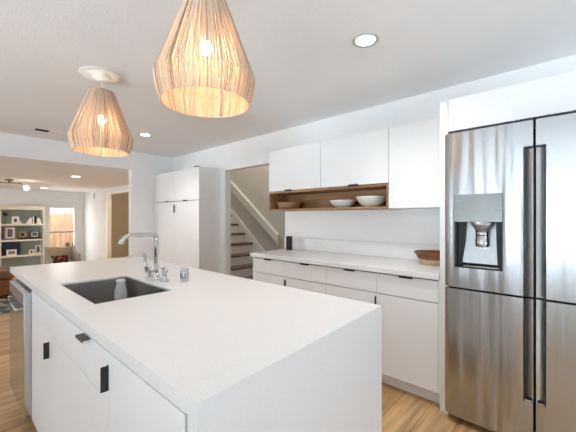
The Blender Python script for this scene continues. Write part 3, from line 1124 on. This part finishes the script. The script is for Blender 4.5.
ZTP = FZ + 0.277
pts = [Vector((FX, FYY, FZ + 0.03)), Vector((FX, FYY, ZTP - 0.03))]
pts += arc((FX - 0.03, FYY, ZTP - 0.03), 0.03, 0, PI / 2, (1, 0, 0), (0, 0, 1))[1:]
pts += [Vector((FX - 0.15, FYY, ZTP))]
pts += arc((FX - 0.15, FYY, ZTP - 0.05), 0.05, PI / 2, PI * 0.93, (1, 0, 0), (0, 0, 1), 8)[1:]
MB().tube(pts, [0.0125] * len(pts), 16).build('spout', M['chrome'], fa)
e = pts[-1]
t = (pts[-1] - pts[-2]).normalized()
MB().tube([e, e + t * 0.012], 0.0145, 16).build('aerator', M['chrome'], fa)
pts = [Vector((FX, FYY + 0.012, FZ + 0.062)), Vector((FX, FYY + 0.075, FZ + 0.050)), Vector((FX, FYY + 0.115, FZ + 0.045))]
MB().tube(pts, [0.016, 0.015, 0.0155], 16).build('valve_arm', M['chrome'], fa)
MB().lathe((FX, FYY + 0.095, FZ), [(0.0005, 0), (0.026, 0), (0.026, 0.005), (0.013, 0.009), (0.012, 0.035), (0.0005, 0.036)], 24).build('valve_foot', M['chrome'], fa)
pts = [Vector((FX - 0.004, FYY + 0.125, FZ + 0.028)), Vector((FX - 0.006, FYY + 0.132, FZ + 0.075)), Vector((FX - 0.010, FYY + 0.150, FZ + 0.150))]
MB().tube(pts, [0.012, 0.011, 0.0095], 14).build('lever', M['chrome'], fa)

sd = thing('soap_dispenser', (0.90, 1.825, FZ), 'short chrome soap pump beside the faucet base', 'soap dispenser')
MB().lathe((0.90, 1.825, FZ), [(0.0005, 0), (0.026, 0), (0.026, 0.006), (0.014, 0.012), (0.013, 0.05), (0.017, 0.053), (0.017, 0.07), (0.0005, 0.072)], 24).build('pump_body', M['chrome'], sd)
MB().tube([(0.90, 1.825, FZ + 0.076), (0.875, 1.828, FZ + 0.084), (0.845, 1.83, FZ + 0.08), (0.838, 1.83, FZ + 0.07)], 0.0068, 12).build('pump_nozzle', M['chrome'], sd)
ag = thing('air_gap', (0.985, 1.745, FZ), 'stubby chrome air gap cylinder right of the faucet on the island', 'air gap')
MB().lathe((0.985, 1.745, FZ), [(0.0005, 0), (0.024, 0), (0.024, 0.05), (0.0225, 0.052), (0.0225, 0.054), (0.024, 0.056), (0.024, 0.07), (0.021, 0.074), (0.0005, 0.074)], 28).build('air_gap_cap', M['chrome'], ag)
k = MB()
for a in (2.2, 2.9, 3.6, 4.3):
    k.box(0.985 + 0.0241 * math.cos(a) - 0.0012, 0.985 + 0.0241 * math.cos(a) + 0.0012, 1.745 + 0.0241 * math.sin(a) - 0.002, 1.745 + 0.0241 * math.sin(a) + 0.002, FZ + 0.015, FZ + 0.05)
k.build('vent_slot', M['black'], ag)
o = bowl('small_dish', (1.20, 3.15, 0.9155), 0.03, 0.018, 0.014, M['porcelain'], 'tiny white dish at the far corner of the island worktop', None)
o['category'] = 'dish'


# ================================================================== PENDANT LAMPS
def make_pendant(x, y, label):
    root = thing('pendant_lamp', (x, y, 1.80), label, 'pendant lamp', 'woven pendant lamps over the island')
    MB().lathe((x, y, ZC), [(0.0005, -0.007), (0.146, -0.007), (0.15, -0.004), (0.15, -0.0008), (0.0005, -0.0008)], 44).build('ceiling_medallion', M['plastic'], root)
    MB().lathe((x, y, ZC), [(0.0005, -0.036), (0.052, -0.034), (0.06, -0.022), (0.06, -0.0075), (0.0005, -0.0075)], 32).build('canopy', M['plastic'], root)
    MB().tube([(x, y, 2.365), (x, y, 2.15)], 0.0035, 8).build('cord', M['plastic'], root)
    MB().lathe((x, y, 0), [(0.0005, 2.152), (0.02, 2.15), (0.022, 2.08), (0.018, 2.078), (0.0005, 2.078)], 20).build('lamp_socket', M['plastic'], root)
    MB().lathe((x, y, 0), [(0.0005, 2.0775), (0.016, 2.077), (0.026, 2.066), (0.030, 2.05), (0.027, 2.034), (0.016, 2.022), (0.0005, 2.019)], 20).build('bulb', M['bulb'], root)
    prof = [(0.083, 2.272), (0.218, 1.912), (0.194, 1.803)]
    sh = MB()
    N = 150
    for layer in range(2):
        for k in range(N):
            a = 2 * PI * (k + 0.5 * layer) / N + random.uniform(-0.011, 0.011)
            da = random.uniform(-0.012, 0.012)
            off = -0.0045 * layer + random.uniform(-0.0022, 0.0022)
            p = []
            steps_ = 5
            for s in range(steps_ + 1):
                u = s / steps_
                p.append((prof[0][0] + (prof[1][0] - prof[0][0]) * u, prof[0][1] + (prof[1][1] - prof[0][1]) * u))
            p += [((prof[1][0] + prof[2][0]) / 2 + .004, (prof[1][1] + prof[2][1]) / 2), prof[2]]
            pts = []
            for i, (r, z) in enumerate(p):
                aa = a + da * i / len(p) + random.uniform(-0.003, 0.003)
                pts.append((x + (r + off) * math.cos(aa), y + (r + off) * math.sin(aa), z))
            rr = random.uniform(0.0017, 0.0029)
            sh.tube(pts, [rr * 0.8] + [rr] * (len(pts) - 1), 4, False)
    shade = sh.build('lamp_shade', M['jute'], root)
    for (r, z) in ((0.081, 2.272), (0.211, 1.912), (0.192, 1.803)):
        pr = [(r + 0.0022 * math.cos(t), z + 0.0022 * math.sin(t)) for t in [2 * PI * q / 8 for q in range(8)]]
        MB().lathe((x, y, 0), pr, 60, 'z', True).build('hoop', M['jute'], shade)
    sp = MB()
    for q in range(3):
        a = 2 * PI * q / 3
        sp.tube([(x + 0.018 * math.cos(a), y + 0.018 * math.sin(a), 2.14), (x + 0.079 * math.cos(a), y + 0.079 * math.sin(a), 2.268)], 0.002, 6)
    sp.build('spider_frame', M['plastic'], shade)
    return root


lamp = make_pendant(0.80, 1.232, 'woven jute pendant lamp nearest the camera, over the waterfall end of the island')
dup(lamp, (0.84, 2.735, 1.80), 'farther woven jute pendant lamp hanging from a round white ceiling plate')


# ================================================================== CEILING FITTINGS
def downlight(x, y, z, r, m, label, group):
    root = thing('recessed_light', (x, y, z), label, 'ceiling light', group)
    MB().lathe((x, y, z), [(r, -0.0008), (r, -0.004), (r * 0.97, -0.006), (r * 0.74, -0.004), (r * 0.70, -0.0008)], 36).build('trim_ring', M['nickel'], root)
    MB().lathe((x, y, z), [(0.0005, -0.0035), (r * 0.69, -0.0035), (r * 0.69, -0.0008)], 36).build('lens', m, root)
    return root


dl = downlight(1.787, 0.985, ZC, 0.082, M['can'], 'round recessed ceiling light nearest the refrigerator', 'recessed kitchen lights')
dup(dl, (1.835, 4.27, ZC), 'round recessed ceiling light between the farther pendant and the pantry')
dl = downlight(1.784, 7.29, ZLC, 0.10, M['canl'], 'round recessed light in the living room ceiling nearer the pantry wall', 'recessed living room lights')
dup(dl, (1.888, 10.77, ZLC), 'round recessed light in the living room ceiling nearer the sash window')

vt = thing('ceiling_vent', (0.95, 4.95, ZC), 'slim white slotted air vent in the kitchen ceiling by the header', 'vent')
m = MB()
m.box(0.775, 1.115, 4.93, 4.936, ZC - 0.006, ZC - 0.001)
m.box(0.775, 1.115, 5.08, 5.086, ZC - 0.006, ZC - 0.001)
m.box(0.775, 0.785, 4.936, 5.08, ZC - 0.006, ZC - 0.001)
m.box(1.105, 1.115, 4.936, 5.08, ZC - 0.006, ZC - 0.001)
m.build('vent_frame', M['ceiling'], vt)
MB().box(0.785, 1.105, 4.936, 5.08, ZC - 0.0015, ZC - 0.0005).build('vent_duct_shade', M['gap'], vt)  # flat dark sheet standing in for the shade inside the duct
m = MB()
for yy in (4.95, 4.969, 4.988, 5.007, 5.026, 5.045, 5.064):
    m.prism([(yy - .007, ZC - 0.002), (yy + .007, ZC - 0.0052), (yy + .0075, ZC - 0.0062), (yy - .0065, ZC - 0.003)], 0.93, 1.105, 'x')
m.build('vent_slats', M['ceiling'], vt)

# semi-flush living room lamp with globes
sl_ = thing('ceiling_lamp', (0.963, 8.9, ZLC), 'bronze bar ceiling lamp with glowing round globes in the living room', 'ceiling lamp')
MB().cyl((0.963, 8.9, ZLC), 0.075, -0.022, -0.001, 28, 'z', 0.004).build('canopy', M['bronze'], sl_)
MB().tube([(0.963, 8.9, ZLC - 0.023), (0.963, 8.9, 2.034)], 0.012, 10).build('stem', M['bronze'], sl_)
MB().tube([(0.60, 8.9, 2.005), (0.64, 8.9, 2.03), (0.963, 8.9, 2.032), (1.16, 8.9, 2.03), (1.215, 8.9, 1.985)], 0.009, 10).build('arm', M['bronze'], sl_)
for xx in (0.575, 1.252):
    MB().ball((xx, 8.9, 1.94), 0.052).build('globe', M['globe'], sl_)

# chime on the living room wall
ch = thing('door_chime', (3.08, 10.78, 1.85), 'small grey door chime box high on the living room wall', 'chime')
MB().box(3.07, 3.0985, 10.66, 10.90, 1.86, 2.03, 0.004).build('chime_cover', M['plastic'], ch)
MB().box(3.066, 3.0695, 10.66, 10.70, 1.865, 2.025).build('chime_grille', M['greyfab'], ch)

# ================================================================== LIVING ROOM
# built-in bookcase
bk = thing('bookcase', (1.52, 11.58, ZLF), 'cream built-in bookcase with blue-grey back in the living room', 'bookcase')
BX0, BX1, BF, BB = 1.04, 2.02, 11.38, 11.73
MB().box(BX0, BX1, BB - 0.01, BB, ZLF + .001, 1.62).build('back_panel', M['bluegrey'], bk)
MB().box(BX0, 1.075, BF, BB - .011, ZLF + .001, 1.62).build('side_panel', M['cream'], bk)
MB().box(1.975, BX1, BF, BB - .011, ZLF + .001, 1.62).build('side_panel', M['cream'], bk)
MB().box(1.076, 1.974, BF, BB - .011, 1.51, 1.62).build('top_panel', M['cream'], bk)
SZ = [1.118, 0.685, 0.252, -0.16]
for z in SZ:
    MB().box(1.076, 1.974, BF, BB - .011, z - 0.045, z).build('shelf_board', M['cream'], bk)


def framed(name, x0, x1, z0, z1, y, fm, im, label, border=0.02, mat_w=0.0, group='framed pictures on the bookcase'):
    r = thing(name, ((x0 + x1) / 2, y, z0), label, 'picture frame', group)
    m = MB()
    m.box(x0, x1, y, y + 0.02, z0, z0 + border)
    m.box(x0, x1, y, y + 0.02, z1 - border, z1)
    m.box(x0, x0 + border, y, y + 0.02, z0 + border, z1 - border)
    m.box(x1 - border, x1, y, y + 0.02, z0 + border, z1 - border)
    m.build('frame', fm, r)
    b = border
    if mat_w:
        MB().box(x0 + b, x1 - b, y + 0.008, y + 0.018, z0 + b, z1 - b).build('mount', M['paper'], r)
        b += mat_w
        MB().box(x0 + b, x1 - b, y + 0.006, y + 0.0078, z0 + b, z1 - b).build('picture', im, r)
    else:
        MB().box(x0 + b, x1 - b, y + 0.008, y + 0.018, z0 + b, z1 - b).build('picture', im, r)
    return r


Z1, Z2, Z3 = SZ[0] + 0.001, SZ[1] + 0.001, SZ[2] + 0.001
# top shelf
o = thing('wire_ornament', (1.17, 11.5, Z1), 'dark spiky ball ornament on a thin stem at the left of the top shelf', 'ornament')
MB().ball((1.17, 11.5, Z1 + 0.27), 0.045).build('ball', M['dark'], o)
m = MB()
for k in range(26):
    v = Vector((random.gauss(0, 1), random.gauss(0, 1), random.gauss(0, 1))).normalized()
    c0 = Vector((1.17, 11.5, Z1 + 0.27))
    m.tube([c0 + v * 0.04, c0 + v * 0.088], 0.003, 5)
m.build('spikes', M['dark'], o)
m = MB()
m.tube([(1.17, 11.5, Z1 + 0.012), (1.17, 11.5, Z1 + 0.226)], 0.006, 8)
m.cyl((1.17, 11.5, Z1), 0.05, 0, 0.012)
m.build('stand', M['greyfab'], o)
framed('photo_frame', 1.30, 1.455, Z1, Z1 + 0.20, 11.47, M['paper'], M['photo'], 'white framed photo left of centre on the top bookcase shelf', 0.035, 0.01)
o = tag(MB().cyl((1.47, 11.43, Z1), 0.022, 0, 0.06, 20, 'z', 0.01).build('votive_cup', M['porcelain']), 'tiny white cup beside the white framed photo on the top shelf', 'cup')
m = MB()
m.prism([(1.60, Z1), (1.735, Z1), (1.72, Z1 + 0.17), (1.69, Z1 + .165)], 11.44, 11.54, 'y')
tag(m.build('wedge_bookend', M['paper']), 'cream wedge bookend leaning up against the dark book on the top shelf', 'bookend')
bkk = thing('book', (1.80, 11.5, Z1), 'dark upright book with pale edges on the top bookcase shelf', 'book')
MB().box(1.775, 1.83, 11.43, 11.57, Z1, Z1 + 0.215, 0.003).build('cover', M['dark'], bkk)
MB().box(1.755, 1.774, 11.43, 11.57, Z1, Z1 + 0.20, 0.003).build('pages', M['paper'], bkk)
m = MB()
m.prism([(1.84, Z1), (1.96, Z1), (1.935, Z1 + 0.10), (1.88, Z1 + 0.17), (1.845, Z1 + 0.18)], 11.44, 11.54, 'y')
tag(m.build('curved_bookend', M['porcelain']), 'rounded white bookend right of the dark book on the top shelf', 'bookend')
# second shelf
framed('art_frame', 1.135, 1.40, Z2, Z2 + 0.37, 11.50, M['taupe'], M['purple'], 'large taupe framed purple print at the left of the second shelf', 0.035, 0.045)
dr = thing('display_tray', (1.71, 11.5, Z2), 'flat black tray under the plate and photo on the second shelf', 'tray')
MB().box(1.45, 1.96, 11.43, 11.62, Z2, Z2 + 0.035, 0.004).build('tray_board', M['dark'], dr)
pl = thing('round_plate', (1.535, 11.52, Z2 + 0.037), 'round tan plate ornament standing on the black tray', 'plate')
MB().lathe((1.535, 11.52, Z2 + 0.037 + 0.09), [(0.045, -0.004), (0.085, -0.014), (0.09, -0.01), (0.085, 0.0), (0.045, 0.01)], 30, 'y', True).build('plate_rim', M['tan'], pl)
MB().lathe((1.535, 11.52, Z2 + 0.037 + 0.09), [(0.0005, -0.002), (0.045, -0.002), (0.045, 0.008), (0.0005, 0.008)], 30, 'y').build('plate_centre', M['dark'], pl)
framed('photo_frame', 1.70, 1.90, Z2 + 0.037, Z2 + 0.225, 11.50, M['dark'], M['photo'], 'black framed photo standing on the black tray of the second shelf', 0.022, 0.022)
# third shelf
bx = thing('storage_box', (1.28, 11.6, Z3), 'dark blue storage box behind a white frame on the third shelf', 'box')
MB().box(1.09, 1.49, 11.53, 11.70, Z3, Z3 + 0.25, 0.006).build('box_body', M['navy'], bx)
MB().box(1.086, 1.494, 11.526, 11.704, Z3 + 0.2505, Z3 + 0.325, 0.006).build('lid', M['navy'], bx)
framed('photo_frame', 1.185, 1.40, Z3, Z3 + 0.165, 11.44, M['paper'], M['gold'], 'wide white framed photo in front of the blue box on the third shelf', 0.04, 0.0)
framed('photo_frame', 1.66, 1.79, Z3, Z3 + 0.135, 11.46, M['paper'], M['photo'], 'small white framed photo right of the blue box on the third shelf', 0.022, 0.015)
framed('photo_frame', 1.815, 1.955, Z3, Z3 + 0.25, 11.52, M['paper'], M['photo'], 'taller white framed photo at the right end of the third shelf', 0.022, 0.02)

# armchair with cushion in front of the window
ac = thing('armchair', (1.92, 9.0, ZLF), 'tan wing armchair before the living room window', 'armchair')
m = MB()
m.prism([(1.68, 0.08), (2.13, 0.08), (2.22, 0.60), (2.0, 0.575), (1.62, 0.60)], 9.16, 9.24, 'y')
m.build('backrest', M['linen'], ac)
m = MB()
m.prism([(9.159, 0.08), (9.159, 0.595), (9.08, 0.58), (8.95, 0.42), (8.62, 0.34), (8.60, 0.08)], 1.615, 1.675, 'x')
m.build('armrest', M['greyfab'], ac)
m = MB()
m.prism([(9.159, 0.08), (9.159, 0.595), (9.08, 0.58), (8.95, 0.46), (8.62, 0.44), (8.60, 0.08)], 2.14, 2.205, 'x')
m.build('armrest', M['greyfab'], ac)
MB().box(1.676, 2.139, 8.58, 9.158, -0.04, 0.11, 0.03, 3).build('seat', M['linen'], ac)
for (xx, yy) in ((1.70, 8.64), (2.12, 8.64), (1.70, 9.14), (2.12, 9.14)):
    MB().tube([(xx, yy, ZLF + .001), (xx, yy, -0.041)], [0.014, 0.02], 10).build('leg', M['dark'], ac)
cu = MB()
n = 12
vs, fs = [], []
for sgn in (-1, 1):
    for i in range(n + 1):
        for j in range(n + 1):
            u, v = i / n * 2 - 1, j / n * 2 - 1
            th = 0.07 * ((1 - u ** 4) * (1 - v ** 4)) ** 0.6
            q = 1 - 0.06 * (1 - abs(u) ** 2) * (abs(v) > .99) - 0.0
            vs.append((1.865 + u * 0.185 * q, 9.05 + v * 0.035 + sgn * th, 0.255 + v * 0.135))
for s in range(2):
    o0 = s * (n + 1) ** 2
    for i in range(n):
        for j in range(n):
            fs.append((o0 + i * (n + 1) + j, o0 + (i + 1) * (n + 1) + j, o0 + (i + 1) * (n + 1) + j + 1, o0 + i * (n + 1) + j + 1))
cu._add(vs, fs, True)
bmesh.ops.remove_doubles(cu.bm, verts=cu.bm.verts[:], dist=1e-4)
o = cu.build('cushion', M['cushion'])
tag(o, 'dark red patterned cushion leaning on the tan armchair', 'cushion')

# twig plant on the floor by the window
tp = thing('potted_plant', (2.60, 11.45, ZLF), 'potted plant with sparse dark twigs in front of the sash window', 'plant')
MB().lathe((2.60, 11.45, ZLF), [(0.0005, 0.001), (0.09, 0.001), (0.12, 0.30), (0.125, 0.33), (0.11, 0.33), (0.105, 0.28), (0.0005, 0.28)], 28).build('pot', M['greyfab'], tp)
m = MB()
lf = MB()
for k in range(13):
    a, r_ = random.uniform(0, 2 * PI), random.uniform(0.03, 0.12)
    hh = random.uniform(0.66, 0.84)
    tip = Vector((2.60 + r_ * math.cos(a), 11.45 + r_ * math.sin(a) * 0.6, ZLF + hh))
    m.tube([(2.60 + 0.02 * math.cos(a), 11.45 + 0.02 * math.sin(a), ZLF + 0.27), (2.60 + r_ * .6 * math.cos(a), 11.45 + r_ * .5 * math.sin(a), ZLF + 0.5), tip], [0.005, 0.004, 0.003], 5)
    for q in range(3):
        lf.ball(tip + Vector((random.uniform(-.025, .025), random.uniform(-.025, .025), random.uniform(-.08, .01))), (0.016, 0.012, 0.024), 8)
m.build('stems', M['leaf'], tp)
lf.build('leaves', M['leaf'], tp)

# leather sofa and rug
so = thing('sofa', (-0.3, 8.8, ZLF), 'brown leather sofa in the living room beyond the island', 'sofa')
MB().box(-1.4, 0.97, 8.32, 9.1, ZLF + 0.06, 0.08, 0.04, 3).build('seat_base', M['leather'], so)
MB().box(0.72, 0.985, 8.30, 9.12, 0.0805, 0.24, 0.045, 3).build('armrest', M['leather'], so)
MB().box(-1.4, 0.715, 8.86, 9.12, 0.0805, 0.30, 0.05, 3).build('backrest', M['leather'], so)
for xx in (-0.35, 0.70):
    MB().box(xx - 1.03, xx - 0.005, 8.31, 8.855, 0.0805, 0.20, 0.04, 3).build('seat_cushion', M['leather'], so)
for (xx, yy) in ((-1.3, 8.4), (0.88, 8.4), (-1.3, 9.0), (0.88, 9.0)):
    MB().cyl((xx, yy, ZLF), 0.025, 0.001, 0.059).build('leg', M['dark'], so)
o = MB().box(-1.6, 1.35, 6.15, 8.2, ZLF + 0.001, ZLF + 0.013, 0.003).build('area_rug', M['rug'])
tag(o, 'dark patterned area rug on the floor before the leather sofa', 'rug')


# ================================================================== lamps' own light, plus one added beam
def lamp_light(name, loc, energy, size, color):
    l = bpy.data.lights.new(name, 'POINT')
    l.energy, l.shadow_soft_size, l.color = energy, size, color
    o = bpy.data.objects.new(name, l)
    COL.objects.link(o)
    o.location = loc


def spot(name, loc, energy, color):
    l = bpy.data.lights.new(name, 'SPOT')
    l.energy, l.color, l.spot_size, l.spot_blend, l.shadow_soft_size = energy, color, math.radians(130), 0.8, 0.06
    o = bpy.data.objects.new(name, l)
    COL.objects.link(o)
    o.location = loc


WARM = (1.0, 0.975, 0.95)
spot('downlight_beam', (1.787, 0.985, ZC - 0.02), 36, WARM)
spot('downlight_beam', (1.835, 4.27, ZC - 0.02), 36, WARM)
spot('downlight_beam', (1.8, -1.2, ZC - 0.02), 36, WARM)  # added beam behind the camera, no fixture, lights aisle and base doors
spot('downlight_beam', (1.784, 7.29, ZLC - 0.02), 22, WARM)
spot('downlight_beam', (1.888, 10.77, ZLC - 0.02), 22, WARM)
lamp_light('hall_lamp', (4.0, 8.2, 1.9), 38, 0.08, (1.0, 0.78, 0.5))
lamp_light('stair_lamp', (3.5, 4.2, 3.2), 26, 0.1, (1.0, 0.93, 0.84))
